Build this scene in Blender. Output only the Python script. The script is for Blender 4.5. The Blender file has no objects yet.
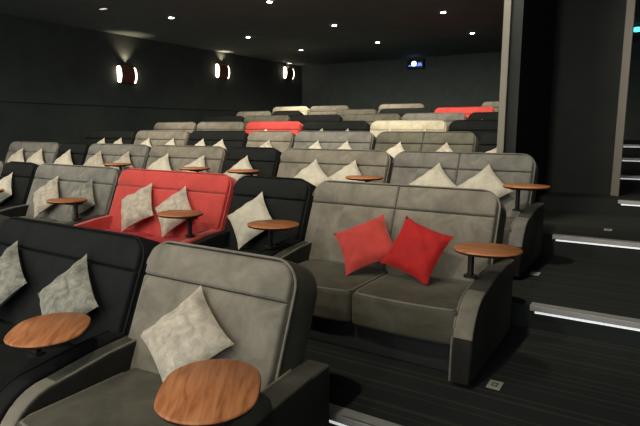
import bpy, bmesh, math, random
from mathutils import Vector, Matrix
random.seed(7)
S = bpy.context.scene
COL = S.collection
PI = math.pi
EYE = 1.41

# ------------------------------------------------------------------ materials
def mat(name, col, rough=0.6, metal=0.0, sheen=0.0, noise=0.0, nscale=8.0, bump=0.0, bscale=60.0,
        emit=None, estr=0.0, sheen_tint=None, spec=0.5):
    m = bpy.data.materials.new(name); m.use_nodes = True
    nt = m.node_tree; b = nt.nodes['Principled BSDF']
    b.inputs['Base Color'].default_value = (*col, 1)
    b.inputs['Roughness'].default_value = rough
    b.inputs['Metallic'].default_value = metal
    b.inputs['Specular IOR Level'].default_value = spec
    if sheen:
        b.inputs['Sheen Weight'].default_value = sheen
        b.inputs['Sheen Roughness'].default_value = 0.4
        b.inputs['Sheen Tint'].default_value = (*(sheen_tint or (1, 1, 1)), 1)
    if emit:
        b.inputs['Emission Color'].default_value = (*emit, 1)
        b.inputs['Emission Strength'].default_value = estr
    if noise or bump:
        tc = nt.nodes.new('ShaderNodeTexCoord')
    if noise:
        n = nt.nodes.new('ShaderNodeTexNoise'); n.inputs['Scale'].default_value = nscale
        n.inputs['Detail'].default_value = 5; n.inputs['Roughness'].default_value = 0.62
        n.inputs['Distortion'].default_value = 0.6
        nt.links.new(tc.outputs['Object'], n.inputs['Vector'])
        r = nt.nodes.new('ShaderNodeValToRGB')
        r.color_ramp.elements[0].position = 0.32; r.color_ramp.elements[1].position = 0.70
        lo = [max(0, c * (1 - noise)) for c in col]; hi = [min(1, c * (1 + noise)) for c in col]
        r.color_ramp.elements[0].color = (*lo, 1); r.color_ramp.elements[1].color = (*hi, 1)
        nt.links.new(n.outputs['Fac'], r.inputs['Fac'])
        nt.links.new(r.outputs['Color'], b.inputs['Base Color'])
    if bump:
        n2 = nt.nodes.new('ShaderNodeTexNoise'); n2.inputs['Scale'].default_value = bscale
        n2.inputs['Detail'].default_value = 4
        nt.links.new(tc.outputs['Object'], n2.inputs['Vector'])
        bp = nt.nodes.new('ShaderNodeBump'); bp.inputs['Strength'].default_value = bump
        bp.inputs['Distance'].default_value = 0.02
        nt.links.new(n2.outputs['Fac'], bp.inputs['Height'])
        nt.links.new(bp.outputs['Normal'], b.inputs['Normal'])
    return m

def velvet(name, col, sheen, tint, noise=0.28, ns=7.0, bump=0.12):
    return mat(name, col, rough=0.75, sheen=sheen, sheen_tint=tint, noise=noise, nscale=ns, bump=bump, bscale=18, spec=0.2)

M = {}
M['deep_shade'] = velvet('grey_velvet_deep_shade', (0.016, 0.016, 0.013), 0.03, (0.8, 0.8, 0.7))  # grey velvet darkened to stand for shade on arm sides and lower fronts
M['shell'] = velvet('grey_velvet_dim_shade', (0.055, 0.053, 0.042), 0.12, (0.8, 0.8, 0.7))  # same grey velvet, dimmed: shade of backrest shell and arm tops in the colour
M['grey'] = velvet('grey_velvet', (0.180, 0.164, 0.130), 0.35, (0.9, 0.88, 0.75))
M['slate'] = velvet('slate_velvet', (0.160, 0.155, 0.136), 0.35, (0.85, 0.87, 0.85))
M['olive'] = velvet('olive_velvet', (0.100, 0.096, 0.072), 0.25, (0.8, 0.8, 0.6))
M['black'] = velvet('black_velvet', (0.0125, 0.0140, 0.0135), 0.0, (0.5, 0.5, 0.5), 0.2)
M['black'].node_tree.nodes['Principled BSDF'].inputs['Specular IOR Level'].default_value = 0.08
M['red'] = velvet('red_velvet', (0.46, 0.052, 0.045), 1.0, (1.0, 0.55, 0.50), 0.14)
M['cream'] = velvet('cream_velvet', (0.50, 0.46, 0.34), 0.30, (1, 0.95, 0.8), 0.2)
M['silver_cushion'] = velvet('silver_cushion_velvet', (0.43, 0.385, 0.31), 0.5, (1, 0.97, 0.85), 0.30, 22, 0.3)
M['ash_cushion'] = velvet('ash_cushion_velvet', (0.22, 0.215, 0.18), 0.4, (1, 0.97, 0.85), 0.5, 22, 0.3)
M['pale_cushion'] = velvet('pale_cushion_velvet', (0.50, 0.47, 0.38), 0.4, (1, 0.95, 0.8), 0.15, 14, 0.15)
M['red_cushion'] = velvet('red_cushion_velvet', (0.40, 0.016, 0.015), 0.4, (1.0, 0.35, 0.3), 0.12, 12, 0.25)
M['coral_cushion'] = velvet('coral_cushion_velvet', (0.46, 0.050, 0.040), 0.9, (1.0, 0.5, 0.42), 0.12, 12, 0.25)
M['grey_seat_shaded'] = velvet('grey_seat_velvet_shaded', (0.078, 0.073, 0.054), 0.18, (0.9, 0.88, 0.75))  # darker copy of the grey velvet, seat shade put into the colour
M['red_seat_shaded'] = velvet('red_seat_velvet_shaded', (0.36, 0.012, 0.016), 0.3, (1.0, 0.4, 0.4), 0.2)  # darker copy of the red velvet, shade on the seats painted in
M['base'] = mat('black_plinth', (0.020, 0.022, 0.021), 0.9)
M['wall'] = mat('black_wall_fabric', (0.060, 0.071, 0.068), 0.95, noise=0.12, nscale=3, spec=0.1)
M['partition'] = mat('black_partition_paint', (0.030, 0.034, 0.032), 0.95, noise=0.1, nscale=3, spec=0.1)
M['ceil'] = mat('black_ceiling_paint', (0.130, 0.158, 0.160), 0.9, noise=0.1, nscale=2, spec=0.1)
M['post'] = mat('taupe_painted_metal', (0.19, 0.175, 0.145), 0.6)
M['steel'] = mat('brushed_aluminium', (0.42, 0.42, 0.41), 0.4, metal=0.3)
M['blackmetal'] = mat('black_metal', (0.01, 0.01, 0.01), 0.45, spec=0.4)
M['bronze'] = mat('bronze_metal', (0.16, 0.06, 0.035), 0.5, metal=0.3)
M['lamp'] = mat('lamp_glow', (1, 1, 1), emit=(1.0, 0.95, 0.90), estr=30)
M['sconce_glow'] = mat('frosted_glass_lit', (1, 0.95, 0.85), emit=(1.0, 0.80, 0.60), estr=9)
M['dimlamp'] = mat('dim_lamp_glow', (1, .9, .8), emit=(1.0, 0.85, 0.75), estr=0.7)
M['led'] = mat('led_strip', (0.9, 0.9, 0.9), emit=(0.93, 0.97, 1.0), estr=0.55)
M['blue'] = mat('blue_lens_glow', (0.2, 0.3, 1), emit=(0.12, 0.25, 1.0), estr=1.2)
M['bluewhite'] = mat('blue_white_lens_glow', (0.6, 0.7, 1), emit=(0.42, 0.62, 1.0), estr=3.5)
M['cyan'] = mat('cyan_light_glow', (0.1, 0.8, 0.8), emit=(0.08, 0.75, 0.85), estr=2.5)
M['plate'] = mat('pale_floor_plate', (0.42, 0.40, 0.34), 0.5)
M['platemark'] = mat('dark_plate_mark', (0.03, 0.03, 0.03), 0.6)

def wood(name):
    m = bpy.data.materials.new(name); m.use_nodes = True
    nt = m.node_tree; b = nt.nodes['Principled BSDF']; L = nt.links
    tc = nt.nodes.new('ShaderNodeTexCoord'); mp = nt.nodes.new('ShaderNodeMapping')
    mp.inputs['Scale'].default_value = (1.6, 14, 6); mp.inputs['Rotation'].default_value = (0, 0, 0.25)
    L.new(tc.outputs['Object'], mp.inputs['Vector'])
    n = nt.nodes.new('ShaderNodeTexNoise'); n.inputs['Scale'].default_value = 2.2; n.inputs['Detail'].default_value = 6
    n.inputs['Distortion'].default_value = 1.2
    L.new(mp.outputs['Vector'], n.inputs['Vector'])
    r = nt.nodes.new('ShaderNodeValToRGB')
    e = r.color_ramp.elements
    e[0].position = 0.30; e[0].color = (0.25, 0.085, 0.030, 1)
    e[1].position = 0.72; e[1].color = (0.58, 0.25, 0.105, 1)
    x = e.new(0.5); x.color = (0.45, 0.175, 0.070, 1)
    L.new(n.outputs['Fac'], r.inputs['Fac']); L.new(r.outputs['Color'], b.inputs['Base Color'])
    b.inputs['Roughness'].default_value = 0.45; b.inputs['Specular IOR Level'].default_value = 0.3
    return m
M['wood'] = wood('walnut_wood')
M['woodedge'] = mat('dark_walnut_edge', (0.035, 0.012, 0.008), 0.5)

def carpet():
    m = bpy.data.materials.new('pinstripe_carpet'); m.use_nodes = True
    nt = m.node_tree; b = nt.nodes['Principled BSDF']; L = nt.links
    tc = nt.nodes.new('ShaderNodeTexCoord')
    sx = nt.nodes.new('ShaderNodeSeparateXYZ'); L.new(tc.outputs['Object'], sx.inputs[0])
    def stripes(freq, ph, width):
        a = nt.nodes.new('ShaderNodeMath'); a.operation = 'MULTIPLY_ADD'
        a.inputs[1].default_value = freq; a.inputs[2].default_value = ph; L.new(sx.outputs['Y'], a.inputs[0])
        f = nt.nodes.new('ShaderNodeMath'); f.operation = 'FRACT'; L.new(a.outputs[0], f.inputs[0])
        l = nt.nodes.new('ShaderNodeMath'); l.operation = 'LESS_THAN'; l.inputs[1].default_value = width
        L.new(f.outputs[0], l.inputs[0]); return l
    s1 = stripes(5.2, 0.0, 0.045); s2 = stripes(5.2, 0.30, 0.03); s3 = stripes(3.1, 0.4, 0.02)
    ad = nt.nodes.new('ShaderNodeMath'); ad.operation = 'ADD'; L.new(s1.outputs[0], ad.inputs[0]); L.new(s2.outputs[0], ad.inputs[1])
    ad2 = nt.nodes.new('ShaderNodeMath'); ad2.operation = 'ADD'; ad2.use_clamp = True
    L.new(ad.outputs[0], ad2.inputs[0]); L.new(s3.outputs[0], ad2.inputs[1])
    mx = nt.nodes.new('ShaderNodeMixRGB')
    mx.inputs[1].default_value = (0.0250, 0.0290, 0.0275, 1); mx.inputs[2].default_value = (0.056, 0.052, 0.040, 1)
    L.new(ad2.outputs[0], mx.inputs[0]); L.new(mx.outputs[0], b.inputs['Base Color'])
    b.inputs['Roughness'].default_value = 0.95; b.inputs['Specular IOR Level'].default_value = 0.1
    return m
M['carpet'] = carpet()

# ------------------------------------------------------------------ mesh helpers
def link(name, bm, m, parent=None, loc=None, smooth=True):
    me = bpy.data.meshes.new(name)
    bmesh.ops.recalc_face_normals(bm, faces=bm.faces)
    if smooth:
        for f in bm.faces: f.smooth = True
    bm.to_mesh(me); bm.free()
    if isinstance(m, (list, tuple)):
        for q in m: me.materials.append(q)
    else: me.materials.append(m)
    if smooth:
        try: me.set_sharp_from_angle(angle=math.radians(50))
        except Exception: pass
    o = bpy.data.objects.new(name, me); COL.objects.link(o)
    if parent: o.parent = parent
    if loc: o.location = loc
    return o

def box(bm, x0, x1, y0, y1, z0, z1, bev=0.0, seg=2):
    vs = bmesh.ops.create_cube(bm, size=1)['verts']
    for v in vs:
        v.co = Vector(((x0 + x1) / 2 + v.co.x * (x1 - x0), (y0 + y1) / 2 + v.co.y * (y1 - y0), (z0 + z1) / 2 + v.co.z * (z1 - z0)))
    if bev:
        es = list({e for v in vs for e in v.link_edges})
        bmesh.ops.bevel(bm, geom=es, offset=bev, segments=seg, profile=0.5, affect='EDGES')

def tube(bm, pts, r, n=8, closed=False):
    pts = [Vector(p) for p in pts]; rings = []
    N = len(pts)
    for i, p in enumerate(pts):
        a = pts[(i - 1) % N] if (closed or i > 0) else p
        b = pts[(i + 1) % N] if (closed or i < N - 1) else p
        t = (b - a).normalized()
        up = Vector((0, 0, 1)) if abs(t.z) < 0.95 else Vector((0, 1, 0))
        u = t.cross(up).normalized(); w = t.cross(u)
        rings.append([bm.verts.new(p + (u * math.cos(2 * PI * k / n) + w * math.sin(2 * PI * k / n)) * r) for k in range(n)])
    for i in range(N if closed else N - 1):
        A, B = rings[i], rings[(i + 1) % N]
        for k in range(n): bm.faces.new((A[k], A[(k + 1) % n], B[(k + 1) % n], B[k]))
    if not closed:
        bm.faces.new(rings[0]); bm.faces.new(rings[-1][::-1])

def rrect(s0, s1, t0, t1, rb, rt, n=7):
    """outline of a rounded rectangle, bottom radius rb, top radius rt"""
    out = []
    mr = min((s1 - s0) / 2, (t1 - t0) / 2) - 1e-4
    rl, rr = rt if isinstance(rt, tuple) else (rt, rt)
    rb = min(rb, mr); rl = min(rl, mr); rr = min(rr, mr)
    for cx, cy, r, a0 in ((s1 - rb, t0 + rb, rb, -PI / 2), (s1 - rr, t1 - rr, rr, 0), (s0 + rl, t1 - rl, rl, PI / 2), (s0 + rb, t0 + rb, rb, PI)):
        for k in range(n + 1):
            a = a0 + PI / 2 * k / n
            out.append((cx + r * math.cos(a), cy + r * math.sin(a)))
    return out

def puffed(bm, rect, radii, h0, prof, place):
    """padded slab: rings inset from a rounded rectangle; prof = [(inset, height)], place maps (s,t,n) to a point"""
    s0, s1, t0, t1 = rect; rb, rt = radii
    rings = []
    for d, h in [(0, h0)] + prof:
        o = rrect(s0 + d, s1 - d, t0 + d, t1 - d, max(rb - d, 0.004), (max(rt[0] - d, 0.004), max(rt[1] - d, 0.004)) if isinstance(rt, tuple) else max(rt - d, 0.004))
        rings.append([bm.verts.new(place(s, t, h)) for s, t in o])
    for A, B in zip(rings, rings[1:]):
        n = len(A)
        for k in range(n): bm.faces.new((A[k], A[(k + 1) % n], B[(k + 1) % n], B[k]))
    bm.faces.new(rings[0][::-1]); bm.faces.new(rings[-1])

def extrude_profile(bm, prof, x0, x1, bev=0.02):
    """closed (y,z) profile pushed along x with rounded rims"""
    n = len(prof)
    c = Vector((0, sum(p[0] for p in prof) / n, sum(p[1] for p in prof) / n))
    rings = []
    def inset(d):
        out = []
        for i, p in enumerate(prof):
            a = Vector(prof[(i - 1) % n]); b = Vector(prof[(i + 1) % n]); t = (b - a)
            t = t.normalized() if t.length else Vector((1, 0)); nn = Vector((-t.y, t.x))
            if nn.dot(Vector((c.y, c.z)) - Vector(p)) < 0: nn = -nn
            out.append((p[0] + nn.x * d, p[1] + nn.y * d))
        return out
    for x, d in ((x0, bev), (x0 + bev * .3, bev * .3), (x0 + bev, 0), (x1 - bev, 0), (x1 - bev * .3, bev * .3), (x1, bev)):
        rings.append([bm.verts.new((x, y, z)) for y, z in inset(d)])
    for A, B in zip(rings, rings[1:]):
        for k in range(n): bm.faces.new((A[k], A[(k + 1) % n], B[(k + 1) % n], B[k]))
    bm.faces.new(rings[0][::-1]); bm.faces.new(rings[-1])

def setp(o, label, cat, group=None):
    o['label'] = label; o['category'] = cat
    if group: o['group'] = group
    return o

def thing(name, loc, label, cat, group=None, rz=0):
    o = bpy.data.objects.new(name, None); COL.objects.link(o)
    o.empty_display_size = 0.1
    o.location = loc; o.rotation_euler = (0, 0, rz)
    return setp(o, label, cat, group)

# ------------------------------------------------------------------ room
ROWY = [None] + [1.70 + 1.57 * k for k in range(8)]
FLOOR = [None, 0.0, 0.148, 0.298, 0.472, 0.632, 0.785, 0.940, 1.110]
EDGE = [None, -3.0] + [1.93 + 1.556 * k for k in range(7)]
XL, XR, YB, YF, ZC = -10.55, 1.9, 15.7, -3.0, 3.5

def struct(name, bm, m, smooth=False):
    o = link(name, bm, m, smooth=smooth); o['kind'] = 'structure'; return o

bm = bmesh.new(); box(bm, XL, XR, YF, YB, -0.2, 0.0); struct('floor', bm, M['carpet'])
for k in range(2, 9):
    bm = bmesh.new(); box(bm, XL, XR, EDGE[k], YB, FLOOR[k - 1], FLOOR[k]); struct('floor_tier_%d' % k, bm, M['carpet'])
bm = bmesh.new(); box(bm, XL - .2, XR + .2, YF, YB + .2, ZC, ZC + .15); struct('ceiling', bm, M['ceil'])
bm = bmesh.new(); box(bm, XL - .2, XL, YF, YB, -.2, ZC); struct('wall_left', bm, M['wall'])
bm = bmesh.new(); box(bm, XR, XR + .2, YF, YB, -.2, ZC); struct('wall_right', bm, M['wall'])
bm = bmesh.new(); box(bm, XL - .2, XR + .2, YB, YB + .2, -.2, ZC); struct('wall_back', bm, M['wall'])
# acoustic wall panels on the left wall
bm = bmesh.new(); box(bm, XL + .001, XL + .03, YF, YB - .001, 1.9, 3.495, .004); struct('trim_1', bm, M['wall'])
# partition beside the aisle
bm = bmesh.new(); box(bm, -1.25, -.42, 7.10, 7.30, FLOOR[5], ZC - .001); struct('wall_partition', bm, M['partition'])
bm = bmesh.new(); box(bm, -1.24, -1.14, 5.34, 7.095, FLOOR[4], ZC - .001); struct('wall_partition_side', bm, M['partition'])
bm = bmesh.new(); box(bm, -1.30, -1.235, 5.27, 5.335, FLOOR[4], ZC - .001, .006); struct('trim_2', bm, M['post'])
bm = bmesh.new(); box(bm, -.415, -.33, 7.03, 7.098, FLOOR[5], ZC - .001, .006); struct('trim_3', bm, M['post'])

ROWN = [None, 'front row', 'second row', 'third row', 'fourth row', 'fifth row', 'sixth row', 'seventh row', 'back row']

# ------------------------------------------------------------------ step nosings with light strips
NX = {2: -1.22, 3: -0.60, 4: -0.72, 5: -0.31, 6: -0.5, 7: -0.6, 8: -0.6}
for k in range(2, 9):
    t = thing('step_nosing', (NX[k], EDGE[k], FLOOR[k]), 'lit metal step edge in the aisle beside the %s' % ROWN[k], 'step light', 'lit step edges in the right aisle')
    w = XR - NX[k]
    bm = bmesh.new(); box(bm, 0, w, -.012, .060, -.001, .006, .002); box(bm, 0, w, -.014, -.002, -.03, .006, .002)
    link('metal_profile', bm, M['steel'], t, smooth=False)
    bm = bmesh.new(); box(bm, .03, w, -.012, -.003, -.044, -.032); link('light_strip', bm, M['led'], t, smooth=False)

# row plates on the aisle floor
for k, x, y in ((2, -.586, 2.58), (3, -.718, 4.285), (4, -.324, 5.588)):
    t = thing('floor_plate', (x, y, FLOOR[k]), 'small pale square floor plate in the aisle at the %s' % ROWN[k], 'floor plate', 'row plates on the aisle floor')
    bm = bmesh.new(); box(bm, -.033, .033, -.045, .045, 0, .005, .002); link('plate', bm, M['plate'], t, smooth=False)
    bm = bmesh.new()
    box(bm, -.014, .014, -.020, -.012, .005, .006); box(bm, -.014, .014, .012, .020, .005, .006)
    box(bm, -.014, -.008, -.012, .012, .005, .006); box(bm, .008, .014, -.012, .012, .005, .006)
    link('mark', bm, M['platemark'], t, smooth=False)

# ------------------------------------------------------------------ sofas
B0 = Vector((0, -.235, .33)); B1 = Vector((0, 0.0, .90))
TT = (B1 - B0).normalized(); NN = Vector((0, -TT.z, TT.y)); HB = (B1 - B0).length
def onback(s, t, n): return B0 + Vector((s, 0, 0)) + TT * t + NN * n

def make_sofa(name, W, colour, seats=2, split=False, loc=(0, 0, 0), label='', rz=0.0, arms=(1, 1), group=None, rend=False):
    root = thing(name, loc, label, 'armchair' if name == 'armchair' else 'sofa', group, rz)
    m = M[colour]; h = W / 2 - .005
    # back: shell, head panel, back panel
    bm = bmesh.new()
    puffed(bm, (-h, h, -.30, HB - .004), (.03, .125), -.155, [(-.0, -.02), (.006, -.006), (.02, 0), (.05, .0)], onback)
    # rounded rear rim
    link('backrest', bm, M['shell'] if colour in ('grey', 'slate', 'olive') else m, root)
    prof = [(.0015, .014), (.005, .022), (.014, .026), (.05, .029)]
    halves = [(-h + .022, h - .022)] if not split else [(-h + .022, -.0015), (.0015, h - .022)]
    for i, (a, b) in enumerate(halves):
        bm = bmesh.new(); puffed(bm, (a, b, HB * .72, HB - .022), (.006, .105 if not split else ((.105, .006) if i == 0 else (.006, .105))), -.004, prof, onback)
        link('head_panel', bm, m, root)
        bm = bmesh.new(); puffed(bm, (a, b, .0, HB * .72 - .005), (.01, .006), -.004, prof, onback)
        link('back_panel', bm, m, root)
    o = [q for q in rrect(-h + .006, h - .006, -.02, HB - .010, .01, .119, 8)]
    o = o[8:27]  # right side, over the top, left side
    bm = bmesh.new(); tube(bm, [onback(s, t, .004) for s, t in o], .0055, 6)
    link('piping', bm, m, root)
    # base
    ia = .100; ro = (.105 if seats == 1 else .075) if rend else 0.0
    bm = bmesh.new(); box(bm, -h + .03, h - .03, -.68, .06, .0, .20, .01); link('base', bm, M['base'], root)
    # seats
    sw = (2 * h - 2 * ia + ro + (.012 if rend else 0)) / seats
    for i in range(seats):
        a = -h + ia + i * sw + .003; b = a + sw - .006
        bm = bmesh.new(); box(bm, a, b, -.765, -.17, .185, .372, .026, 4)
        es = [e for e in bm.edges if e.calc_length() > .3]
        bmesh.ops.subdivide_edges(bm, edges=es, cuts=7, use_grid_fill=True)
        for v in bm.verts:
            fx = 1 - abs((v.co.x - (a + b) / 2) / (b - a) * 2) ** 3; fy = 1 - abs((v.co.y + .467) / .595 * 2) ** 3
            if v.co.z > .30: v.co.z += .018 * max(0, fx) * max(0, fy)
            if v.co.y < -.74: v.co.y -= .02 * max(0, fx)
        seat = link('seat', bm, M['grey_seat_shaded'] if colour in ('grey', 'slate', 'olive') else M['red_seat_shaded'] if colour == 'red' else m, root)
        bm = bmesh.new()
        pts = [(a + .012, -.30, .366), (a + .012, -.55, .366), (a + .012, -.71, .367), (a + .030, -.752, .367)]
        for q in range(1, 10):
            f = q / 10; pts.append((a + .035 + (b - a - .07) * f, -.757 - .018 * math.sin(PI * f), .368))
        pts += [(b - .030, -.752, .367), (b - .012, -.71, .367), (b - .012, -.55, .366), (b - .012, -.30, .366)]
        tube(bm, pts, .0065, 6); link('piping', bm, m, seat)
    # arms
    prof = [(.03, .03), (.03, .48), (-.10, .484), (-.35, .468), (-.58, .435)]
    for q in range(1, 10):
        a = PI / 2 * q / 9
        prof.append((-.58 - .235 * math.sin(a), .155 + .28 * math.cos(a)))
    prof += [(-.82, .03)]
    for s in (-1, 1):
        if not arms[0 if s < 0 else 1]: continue
        if rend and s > 0: ia = .112
        x0, x1 = (-h, -h + ia - .004) if s < 0 else (h - ia + .004 + ro, h + ro)
        bm = bmesh.new(); extrude_profile(bm, prof, x0, x1, .012)
        
        bm.normal_update()
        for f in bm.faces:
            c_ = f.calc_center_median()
            if abs(f.normal.x) > .9 or c_.z < .235: f.material_index = 1  # sides and lower front get painted shade
            elif c_.y > -.56: f.material_index = 2  # arm top dimmed by colour where shade falls
        arm = link('arm', bm, [m, M['deep_shade'], M['shell']] if colour in ('grey', 'slate', 'olive') else [m, m, m], root)
        inner = x1 if s < 0 else x0
        bm = bmesh.new(); xi = inner - .008 * (1 if s < 0 else -1)
        tube(bm, [(xi, y, z + (.001 if q < 8 else 0)) for q, (y, z) in enumerate(prof[2:])], .0055, 6)
        link('piping', bm, m, arm)
    return root

# ------------------------------------------------------------------ cushions
def cushion_mesh(a=.185, T=.054, seed=0, n=16):
    rnd = random.Random(seed)
    bm = bmesh.new()
    ph = [rnd.uniform(0, 6.28) for _ in range(6)]
    top = {}; bot = {}
    for i in range(n + 1):
        for j in range(n + 1):
            u = -1 + 2 * i / n; v = -1 + 2 * j / n
            x = a * u * (1 - .055 * (1 - v * v)); y = a * v * (1 - .055 * (1 - u * u))
            c = (abs(u) * abs(v)) ** 4
            x *= 1 + .06 * c; y *= 1 + .06 * c
            h = T * (max(0, (1 - u * u) * (1 - v * v))) ** .42
            wob = .006 * (math.sin(5 * u + ph[0]) * math.sin(4 * v + ph[1])) + .004 * math.sin(9 * (u + v) + ph[2])
            rim = i in (0, n) or j in (0, n)
            h1 = h + (wob if not rim else 0) * (1 if h > .01 else 0)
            top[i, j] = bm.verts.new((x, y, h1))
            bot[i, j] = top[i, j] if rim else bm.verts.new((x, y, -h))
    for i in range(n):
        for j in range(n):
            bm.faces.new((top[i, j], top[i + 1, j], top[i + 1, j + 1], top[i, j + 1]))
            bm.faces.new((bot[i, j], bot[i, j + 1], bot[i + 1, j + 1], bot[i + 1, j]))
    return bm

from mathutils.bvhtree import BVHTree
SOLID = {}   # row -> list of (x0, x1, tree)
def remember(me, M_, row, x):
    vs = [M_ @ v.co for v in me.vertices]
    SOLID.setdefault(row, []).append((min(v.x for v in vs), max(v.x for v in vs), BVHTree.FromPolygons(vs, [tuple(p.vertices) for p in me.polygons])))
def touching(me, M_, row, x):
    vs = [M_ @ v.co for v in me.vertices]
    a, b = min(v.x for v in vs), max(v.x for v in vs)
    t = BVHTree.FromPolygons(vs, [tuple(p.vertices) for p in me.polygons])
    return any(lo < b and hi > a and t.overlap(q) for lo, hi, q in SOLID.get(row, []))

def cushion(row, x, rot, kind, label, size=.165, lean=None, dz=0.0, dy=0.0, turn=0.0):
    """stands on the seat and leans on the backrest; rot = turn in its own plane, degrees"""
    if row > 2: size = .165 if row == 3 else .152; lean = (lean or 30) + 5
    elif lean < 30: lean = 33; size = min(size, .16)
    r = math.radians(rot)
    ext = size * 1.03 * (abs(math.cos(r)) + abs(math.sin(r)))
    lean = math.radians(30 if lean is None else lean)
    bm = cushion_mesh(size, T=.066 if size > .16 else .056, seed=int(abs(x) * 100) + row)
    o = link('cushion', bm, M[kind + '_cushion'])
    zc = .388 + ext * math.cos(lean) + dz
    ytop = (B0 + TT * ((zc - .33) / TT.z)).y
    R = Matrix.Rotation(math.radians(turn), 4, 'Z') @ Matrix.Rotation(PI / 2 - lean, 4, 'X') @ Matrix.Rotation(r, 4, 'Z')
    # slide towards the backrest until it nearly touches what is there
    y = ytop - .30; z = zc
    def hit(yy, zz):
        return touching(o.data, Matrix.Translation((x, ROWY[row] + yy, FLOOR[row] + zz)) @ R, row, x)
    while hit(y, z) and z < zc + .14: z += .004
    while not hit(y - -.006, z) and y < ytop: y += .006
    while not hit(y, z - .004) and z > zc - .05: z -= .004
    while not hit(y + .004, z) and y < ytop: y += .004
    W_ = Matrix.Translation((x, ROWY[row] + y + dy, FLOOR[row] + z)) @ R
    o.matrix_world = W_
    remember(o.data, W_, row, x)
    return setp(o, label, 'cushion', 'loose cushions on the sofas')

# ------------------------------------------------------------------ side tables
def side_table(row, x, dy, z, rz, label, polex=None, ax=.212, ay=.160):
    if row > 1:
        ax, ay = .175, .148; f = (ROWY[row] + dy - .10) / (ROWY[row] + dy)
        z = EYE - FLOOR[row] - (EYE - FLOOR[row] - z) * f + .02; x *= f; dy -= .10
    elif x < -2: ax, ay = .190, .150
    y = ROWY[row] + dy; BZ = (.468 + (dy + .35) * .143) + .012
    px = x if polex is None else polex
    t = thing('side_table', (px, y, FLOOR[row] + BZ), label, 'table', 'walnut swivel tables on the sofa arms')
    ht = z - BZ
    bm = bmesh.new(); n = 48
    def ring(sc, zz):
        out = []
        for k in range(n):
            a = 2 * PI * k / n; c, s = math.cos(a), math.sin(a); e = 1
            X = (ax - ay) * max(-1, min(1, c * 3.2)) + (ay - (1 - sc) * .3) * c; Y = (ay - (1 - sc) * .3) * s
            out.append(bm.verts.new((X, Y, zz)))
        return out
    rs = [ring(.93, -.024), ring(.985, -.018), ring(1.0, -.008), ring(.996, -.003), ring(.985, 0)]
    for i, (A, B) in enumerate(zip(rs, rs[1:])):
        for k in range(n):
            f = bm.faces.new((A[k], A[(k + 1) % n], B[(k + 1) % n], B[k])); f.material_index = 1 if i < 2 else 0
    f = bm.faces.new(rs[0][::-1]); f.material_index = 1
    bm.faces.new(rs[-1])
    top = link('tabletop', bm, [M['wood'], M['woodedge']], t, (x - px, 0, ht)); top.rotation_euler.z = rz
    bm = bmesh.new(); tube(bm, [(0, 0, .010), (0, 0, ht - .036)], .017, 14); link('pole', bm, M['blackmetal'], t)
    bm = bmesh.new(); tube(bm, [(0, 0, 0), (0, 0, .012)], .036, 20); link('base_plate', bm, M['blackmetal'], t)
    bm = bmesh.new(); box(bm, min(0, x - px) - .05, max(0, x - px) + .05, -.04, .04, ht - .038, ht - .024, .003); link('bracket', bm, M['blackmetal'], t)
    return t

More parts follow.
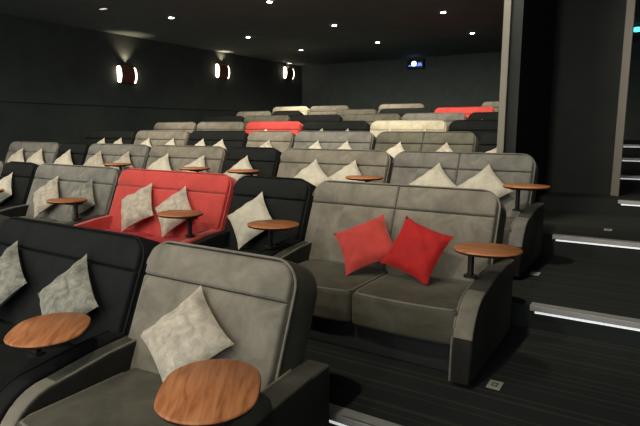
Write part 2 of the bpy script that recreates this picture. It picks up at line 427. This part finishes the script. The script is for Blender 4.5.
# ------------------------------------------------------------------ seating plan
# (x0, x1, colour, seats, split, description)
PLAN = {
 1: [(-4.66, -3.30, 'grey', 2, False, 'grey sofa at the left edge of the front row', (1, 1)),
     (-3.29, -2.00, 'black', 2, False, 'black sofa in the front row', (1, 1)),
     (-1.99, -1.13, 'grey', 1, False, 'grey armchair nearest the camera', (1, 1))],
 2: [(-6.98, -6.20, 'grey', 1, False, 'grey armchair at the left edge of the second row', (1, 1)),
     (-6.19, -5.56, 'black', 1, False, 'black seat at the left of the second row', (1, 1)),
     (-5.55, -4.22, 'slate', 2, False, 'grey sofa left of the red sofa in the second row', (1, 1)),
     (-4.21, -2.83, 'red', 2, False, 'red sofa in the second row', (1, 1)),
     (-2.82, -2.085, 'black', 1, False, 'black armchair beside the red sofa', (1, 1)),
     (-2.075, -.745, 'grey', 2, True, 'grey sofa with two red cushions', (1, 1))],
 3: [(-8.95, -7.60, 'slate', 2, False, 'leftmost grey sofa of the third row', (1, 1)),
     (-7.59, -6.90, 'black', 1, False, 'black armchair at the left of the third row', (1, 1)),
     (-6.89, -5.62, 'slate', 2, False, 'grey sofa behind the plain grey one in the third row', (1, 1)),
     (-5.61, -4.30, 'grey', 2, False, 'grey sofa right behind the red sofa in the third row', (1, 1)),
     (-4.29, -3.52, 'black', 1, False, 'black armchair in the middle of the third row', (1, 1)),
     (-3.51, -2.175, 'grey', 2, False, 'grey sofa right of the third-row black armchair', (1, 1)),
     (-2.165, -.845, 'slate', 2, True, 'rightmost grey sofa of the third row', (1, 1))],
 4: [(-9.20, -7.79, 'black', 2, False, 'leftmost black sofa of the fourth row', (1, 1)),
     (-7.78, -6.49, 'grey', 2, False, 'leftmost grey sofa of the fourth row', (1, 1)),
     (-6.48, -5.27, 'black', 2, False, 'black sofa in the middle of the fourth row', (1, 1)),
     (-5.26, -4.41, 'grey', 1, False, 'grey armchair in front of the red fifth-row sofa', (1, 1)),
     (-4.40, -3.14, 'slate', 2, False, 'middle grey sofa of the fourth row', (1, 1)),
     (-3.12, -1.80, 'olive', 2, True, 'right grey sofa of the fourth row', (1, 1)),
     (-1.79, -1.31, 'black', 1, False, 'narrow black seat against the partition post', (1, 0))],
 5: [(-9.10, -7.88, 'grey', 2, False, 'leftmost grey sofa of the fifth row', (1, 1)),
     (-7.86, -6.62, 'grey', 2, False, 'grey sofa left of the red sofa in the fifth row', (1, 1)),
     (-6.60, -5.33, 'red', 2, False, 'red sofa in the fifth row', (1, 1)),
     (-5.31, -4.01, 'black', 2, False, 'black sofa between the red and the cream sofas', (1, 1)),
     (-3.99, -2.70, 'cream', 2, False, 'cream sofa in the fifth row', (1, 1)),
     (-2.68, -1.45, 'black', 2, False, 'black sofa at the right end of the fifth row', (1, 1))],
 6: [(-9.20, -7.96, 'black', 2, False, 'leftmost black sofa of the sixth row', (1, 1)),
     (-7.95, -6.68, 'olive', 2, False, 'left grey sofa of the sixth row', (1, 1)),
     (-6.65, -5.42, 'black', 2, False, 'middle black sofa of the sixth row', (1, 1)),
     (-5.40, -4.14, 'olive', 2, False, 'middle grey sofa of the sixth row', (1, 1)),
     (-4.13, -2.89, 'slate', 2, False, 'right grey sofa of the sixth row', (1, 1)),
     (-2.87, -1.60, 'black', 2, False, 'rightmost black sofa of the sixth row', (1, 1))],
 7: [(-9.52, -8.36, 'grey', 2, False, 'leftmost grey sofa of the seventh row', (1, 1)),
     (-8.34, -7.45, 'black', 1, False, 'black armchair in the seventh row', (1, 1)),
     (-6.50, -5.40, 'olive', 2, False, 'middle grey sofa of the seventh row', (1, 1)),
     (-5.36, -4.10, 'black', 2, False, 'black sofa in the seventh row', (1, 1)),
     (-4.07, -2.80, 'red', 2, False, 'small far red sofa near the partition', (1, 1))],
 8: [(-9.50, -8.28, 'cream', 2, False, 'leftmost sofa of the back row', (1, 1)),
     (-8.22, -7.00, 'grey', 2, False, 'second sofa from the left in the back row', (1, 1)),
     (-6.13, -4.90, 'grey', 2, False, 'third sofa from the left in the back row', (1, 1)),
     (-3.52, -2.30, 'olive', 2, False, 'rightmost sofa of the back row', (1, 1))],
}
CNAME = {'grey': 'grey', 'slate': 'grey', 'olive': 'olive-grey', 'black': 'black', 'red': 'red', 'cream': 'pale cream'}
for row, L in PLAN.items():
    for x0, x1, c, seats, split, desc, arms in L:
        name = 'armchair' if seats == 1 else 'sofa'
        words = desc
        lab = words + (', velvet, padded backrest with one seam' if len(words.split()) <= 9 else ', velvet')
        make_sofa(name, x1 - x0, c, seats, split, ((x0 + x1) / 2, ROWY[row], FLOOR[row]), lab, 0, arms,
                  ('%s %ss in rows' % ({'grey': 'grey velvet', 'slate': 'grey velvet', 'olive': 'grey velvet', 'black': 'black velvet', 'red': 'red velvet', 'cream': 'cream velvet'}[c], name)), rend=(row < 4 and x1 > -1.2))

for o in list(COL.objects):
    if o.type == 'MESH' and o.parent and o.parent.name.split('.')[0] in ('sofa', 'armchair') and o.name.split('.')[0] in ('seat', 'back_panel', 'head_panel', 'arm', 'backrest', 'base'):
        L_ = o.parent.location; rw = min(range(1, 9), key=lambda k: abs(ROWY[k] - L_.y))
        remember(o.data, Matrix.Translation(L_), rw, L_.x)
# cushions: row, x, rotation, kind, label
C_ = [
 (1, -1.55, 49, 'silver', 'large silver crushed-velvet cushion on the grey armchair nearest the camera', dict(size=.155, lean=38, turn=8)),
 (1, -2.36, 47, 'ash', 'grey crushed-velvet cushion behind the left walnut table on the black front-row sofa', dict(lean=27)),
 (1, -2.96, 52, 'ash', 'grey cushion cut by the left picture edge, on the black front-row sofa', dict(lean=27)),
 (2, -1.48, 33, 'coral', 'coral red cushion, left of the pair on the grey sofa', dict(lean=46, turn=4, size=.165)),
 (2, -1.13, -18, 'red', 'deep red cushion, right of the pair on the grey sofa', dict(lean=30, turn=2, size=.153)),
 (2, -2.50, 42, 'pale', 'silver cushion on the black armchair beside the red sofa', dict(lean=27)),
 (2, -3.74, 32, 'silver', 'silver crushed-velvet cushion on the left of the second-row red sofa', dict(lean=33, turn=0)),
 (2, -3.30, 42, 'silver', 'silver crushed-velvet cushion behind the table on the red sofa', dict(lean=27)),
 (2, -5.09, 40, 'silver', 'silver cushion at the left end of the plain grey second-row sofa', dict(lean=27)),
 (2, -4.54, 40, 'ash', 'dull grey cushion behind the table on the plain grey second-row sofa', dict(lean=27, size=.17)),
 (2, -5.92, 40, 'pale', 'pale cushion at the left picture edge on the black second-row seat', dict(lean=27)),
 (3, -1.23, 44, 'pale', 'pale cushion, right one on the rightmost third-row sofa', dict(lean=28)),
 (3, -1.67, 44, 'pale', 'pale cushion, left one on the rightmost third-row sofa', dict(lean=28)),
 (3, -2.56, 40, 'pale', 'pale cushion near the table, right one on the middle third-row sofa', dict(lean=28)),
 (3, -2.96, 48, 'pale', 'pale cushion, left one on the middle third-row sofa', dict(lean=28)),
 (3, -3.92, 45, 'pale', 'pale cushion on the black armchair of the third row', dict(lean=27)),
 (3, -4.62, 36, 'pale', 'pale cushion behind the table on the sofa behind the red one', dict(lean=29)),
 (3, -5.22, 40, 'pale', 'pale cushion, left one on the sofa behind the red one', dict(lean=28)),
 (3, -5.94, 45, 'silver', 'grey cushion right of the table on the third-row sofa behind the plain grey one', dict(lean=27)),
 (3, -6.52, 45, 'silver', 'grey cushion left of the table on the third-row sofa behind the plain grey one', dict(lean=27)),
 (3, -7.22, 45, 'pale', 'pale cushion on the left black armchair of the third row', dict(lean=27)),
 (3, -7.93, 45, 'pale', 'pale cushion, right one on the leftmost third-row sofa', dict(lean=27)),
 (3, -8.45, 45, 'pale', 'pale cushion, left one on the leftmost third-row sofa', dict(lean=27)),
 (4, -1.55, 32, 'pale', 'pale cushion on the narrow black seat beside the partition post', dict(lean=27)),
 (4, -2.14, 45, 'silver', 'silver cushion, right one on the right grey fourth-row sofa', dict(lean=28)),
 (4, -2.76, 40, 'pale', 'pale cushion, left one on the right grey fourth-row sofa', dict(lean=28)),
 (4, -3.50, 45, 'pale', 'pale cushion, right one on the middle grey fourth-row sofa', dict(lean=28)),
 (4, -3.96, 45, 'pale', 'pale cushion, left one on the middle grey fourth-row sofa', dict(lean=28)),
 (4, -4.80, 45, 'silver', 'small glimpse of silver cushion on the fourth-row grey armchair', dict(lean=28)),
 (4, -5.70, 45, 'pale', 'pale cushion, right one on the black fourth-row sofa', dict(lean=27)),
 (4, -6.06, 45, 'pale', 'pale cushion, left one on the black fourth-row sofa', dict(lean=27)),
 (4, -6.77, 45, 'pale', 'pale cushion, right one on the leftmost grey fourth-row sofa', dict(lean=27)),
 (4, -7.36, 45, 'pale', 'pale cushion, left one on the leftmost grey fourth-row sofa', dict(lean=27)),
 (4, -8.08, 45, 'pale', 'pale cushion tip, right one on the leftmost black fourth-row sofa', dict(lean=27)),
 (4, -8.55, 45, 'pale', 'pale cushion tip, left one on the leftmost black fourth-row sofa', dict(lean=27)),
 (5, -4.36, 45, 'silver', 'silver cushion tip, right one on the black fifth-row sofa', dict(lean=27)),
 (5, -4.86, 45, 'silver', 'silver cushion tip, left one on the black fifth-row sofa', dict(lean=27)),
 (5, -3.60, 45, 'pale', 'pale cushion, left one on the cream sofa', dict(lean=28)),
 (5, -3.02, 45, 'pale', 'pale cushion, right one on the cream sofa', dict(lean=28)),
 (5, -6.06, 45, 'pale', 'pale cushion on the fifth-row red sofa', dict(lean=28)),
 (6, -2.60, 45, 'pale', 'pale cushion on the rightmost black sofa of the sixth row', dict(lean=27)),
 (7, -3.56, 45, 'pale', 'pale cushion on the small far red sofa', dict(lean=27)),
]
for r_, x, rot, kind, lab, kw in C_:
    cushion(r_, x, rot, kind, lab, **kw)

# tables: row, x, dy, height, turn, label, pole x
T_ = [
 (1, -1.14, -.53, .600, 2.18, 'walnut side table in the foreground beside the big silver cushion', None),
 (1, -2.06, -.50, .600, 2.3, 'walnut side table at the left edge in front of the black sofa', -2.17),
 (2, -.740, -.35, .592, .2, 'walnut side table at the right arm of the sofa with red cushions', -.80),
 (2, -2.20, -.35, .592, .2, 'walnut side table in front of the black armchair beside the red sofa', -2.15),
 (2, -3.10, -.35, .592, .2, 'walnut side table in front of the second-row red sofa', -2.90),
 (2, -4.56, -.35, .592, .2, 'walnut side table in front of the plain grey second-row sofa', -4.28),
 (2, -5.98, -.35, .592, .2, 'walnut side table cut by the left picture edge in the second row', -6.13),
 (3, -.86, -.35, .640, .2, 'walnut side table at the right end of the third row', -.90),
 (3, -2.31, -.35, .640, .2, 'walnut side table between the two right sofas of the third row', -2.235),
 (3, -3.78, -.35, .640, .2, 'walnut side table beside the cushion on the third-row black armchair', -3.58),
 (3, -4.50, -.35, .640, .2, 'walnut side table on the third-row sofa right behind the red sofa', -4.36),
 (3, -5.86, -.35, .640, .2, 'walnut side table in front of the third-row sofa behind the plain grey one', -5.68),
]
for r_, x, dy, z, rz, lab, px in T_:
    side_table(r_, x, dy, z, rz, lab, px)

# ------------------------------------------------------------------ ceiling downlights and added fill spots
def spot(x, y, z, power, size=1.75, col=(1.0, .90, .74), blend=.8, rx=0.0, rad=.05):
    l = bpy.data.lights.new('downlight_and_fill_beam', 'SPOT'); l.energy = power; l.spot_size = size; l.spot_blend = blend
    l.color = col; l.shadow_soft_size = rad
    o = bpy.data.objects.new('downlight_and_fill_beam', l); COL.objects.link(o); o.location = (x, y, z); o.rotation_euler.x = rx
    return o
SPOT = 200; TILT = 45
DL = [(-5.70, 7.55, 'near left of the ceiling'), (-8.10, 7.60, 'above the first wall lamp'), (-8.28, 10.12, 'above the middle wall lamp'),
      (-5.84, 9.92, 'in the middle of the ceiling'), (-8.40, 12.5, 'next to the farthest wall lamp'),
      (-6.06, 12.4, 'just above the blue projector light'), (-3.52, 9.9, 'at the top right of the ceiling'), (-3.70, 12.35, 'nearest the partition post')]
for x, y, w in DL:
    t = thing('ceiling_light', (x, y, ZC), 'small round white recessed downlight %s' % w, 'ceiling light', 'recessed ceiling downlights')
    bm = bmesh.new(); tube(bm, [(0, 0, 0), (0, 0, -.006)], .058, 24); link('bezel', bm, M['blackmetal'], t)
    bm = bmesh.new(); tube(bm, [(0, 0, -.0065), (0, 0, -.013)], .045, 24); link('lamp', bm, M['lamp'], t)
for x in (-8.2, -5.85, -3.6, -1.25):
    for y in (-2.2, .2, 2.65, 5.1, 7.55, 10.0, 12.4):  # front rows have no fixture: unseen spots added, tilted at the seat backs
        if x > -2 and y > 5.2: continue
        spot(x, y, ZC - .03, SPOT * {-2.2: .55, .2: .68}.get(y, .55 if y > 12 else 1.0), rx=math.radians(TILT if y < 12 else 15))

for x, y, w in DL: spot(x, y, ZC - .03, 130, 1.0, (1.0, .86, .66), .9)
t = thing('ceiling_light', (-8.50, 6.40, ZC), 'dim oblong ceiling fitting nearest the top left corner of the photo', 'ceiling light')
bm = bmesh.new(); box(bm, -.10, .10, -.05, .05, -.012, 0, .004); link('bezel', bm, M['blackmetal'], t)
bm = bmesh.new(); box(bm, -.07, .07, -.03, .03, -.018, -.012); link('lamp', bm, M['dimlamp'], t)
# emergency fitting, far right
t = thing('ceiling_light', (-.55, 13.2, ZC), 'small cyan ceiling light at the right picture edge', 'ceiling light')
bm = bmesh.new(); tube(bm, [(0, 0, 0), (0, 0, -.05)], .05, 16); link('housing', bm, M['blackmetal'], t)
bm = bmesh.new(); tube(bm, [(0, 0, -.05), (0, 0, -.13)], .06, 16); link('lens', bm, M['cyan'], t)
t = thing('wall_light', (0.0, YB - .004, 2.46), 'thin blue-white lit slot on the back wall beyond the aisle', 'light')
bm = bmesh.new(); box(bm, -.26, .5, -.02, 0, -.05, .05, .004); link('frame', bm, M['blackmetal'], t)
bm = bmesh.new(); box(bm, -.22, .46, -.026, -.02, -.02, .02); link('lens', bm, M['bluewhite'], t)

# projector light on the back wall
t = thing('projector', (-6.35, YB - .001, 3.30), 'projector port glowing blue high on the back wall', 'projector')
bm = bmesh.new(); box(bm, -.26, .26, -.14, 0, -.14, .14, .02); link('housing', bm, M['blackmetal'], t)
bm = bmesh.new(); tube(bm, [(-.03, -.14, .01), (-.03, -.17, .01)], .075, 20); link('lens', bm, M['bluewhite'], t)
bm = bmesh.new(); box(bm, -.20, .22, -.15, -.14, -.06, -.03); box(bm, .10, .20, -.155, -.14, -.06, .03); link('lens_surround', bm, M['blue'], t)

# ------------------------------------------------------------------ wall sconces
for (y, z, w) in ((8.42, 2.62, 'nearest'), (11.66, 2.97, 'middle'), (14.86, 3.19, 'farthest')):
    t = thing('wall_lamp', (XL + .031, y, z), 'bronze wall lamp glowing at both sides, %s of the three' % w, 'wall lamp', 'bronze lamps on the left wall')
    bm = bmesh.new(); box(bm, 0, .02, -.24, .24, -.20, .20, .006); link('back_plate', bm, M['bronze'], t)
    bm = bmesh.new()   # frosted shade: half-oval section swept along the wall
    def half(y_, sc, r0=.08):
        return [bm.verts.new((.02 + r0 * sc * math.cos(a), y_, .185 * sc * math.sin(a))) for a in [(-PI / 2 + PI * k / 14) for k in range(15)]]
    rs = [half(y_, sc) for y_, sc in ((-.25, .80), (-.235, .95), (-.20, 1), (.20, 1), (.235, .95), (.25, .80))]
    for A, B in zip(rs, rs[1:]):
        for k in range(14): bm.faces.new((A[k], A[k + 1], B[k + 1], B[k]))
        bm.faces.new((A[14], A[0], B[0], B[14]))
    bm.faces.new(rs[0]); bm.faces.new(rs[-1][::-1])
    link('glass_shade', bm, M['sconce_glow'], t)
    bm = bmesh.new()   # bronze band over the middle of the shade
    def half2(y_, r0, hz):
        return [bm.verts.new((.02 + r0 * math.cos(a), y_, hz * math.sin(a))) for a in [(-PI / 2 + PI * k / 14) for k in range(15)]]
    A, B = half2(-.19, .095, .205), half2(.18, .095, .205); A2, B2 = half2(-.19, .083, .190), half2(.18, .083, .190)
    for P, Q in ((A, B), (B, B2), (B2, A2), (A2, A)):
        for k in range(14): bm.faces.new((P[k], P[k + 1], Q[k + 1], Q[k]))
    for k in (0, 14): bm.faces.new((A[k], B[k], B2[k], A2[k]))
    link('cover_band', bm, M['bronze'], t)
    l = bpy.data.lights.new('sconce_up', 'SPOT'); l.energy = 26; l.spot_size = 1.7; l.spot_blend = .9; l.color = (1, .75, .5); l.shadow_soft_size = .03
    o = bpy.data.objects.new('sconce_up', l); COL.objects.link(o); o.location = (XL + .12, y, z + .22); o.rotation_euler = (PI, 0, 0)

# ------------------------------------------------------------------ world, camera
w = bpy.data.worlds.new('World'); S.world = w; w.use_nodes = True
bg = w.node_tree.nodes['Background']; bg.inputs[0].default_value = (.97, 1.0, .98, 1); bg.inputs[1].default_value = 2.0  # added fill light, entering by the open front of the room

cam = bpy.data.cameras.new('Camera'); cam.sensor_width = 36; cam.lens = 36 * 537 / 640; cam.clip_end = 100; cam.clip_start = .02
co = bpy.data.objects.new('Camera', cam); COL.objects.link(co); S.camera = co
co.location = (0, 0, EYE)
co.rotation_euler = (math.radians(90 - 8.9945), 0, math.radians(31.944))
vs = S.view_settings
vs.view_transform = 'Standard'; vs.look = 'None'; vs.gamma = 1; vs.use_curve_mapping = False; vs.exposure = 0.0
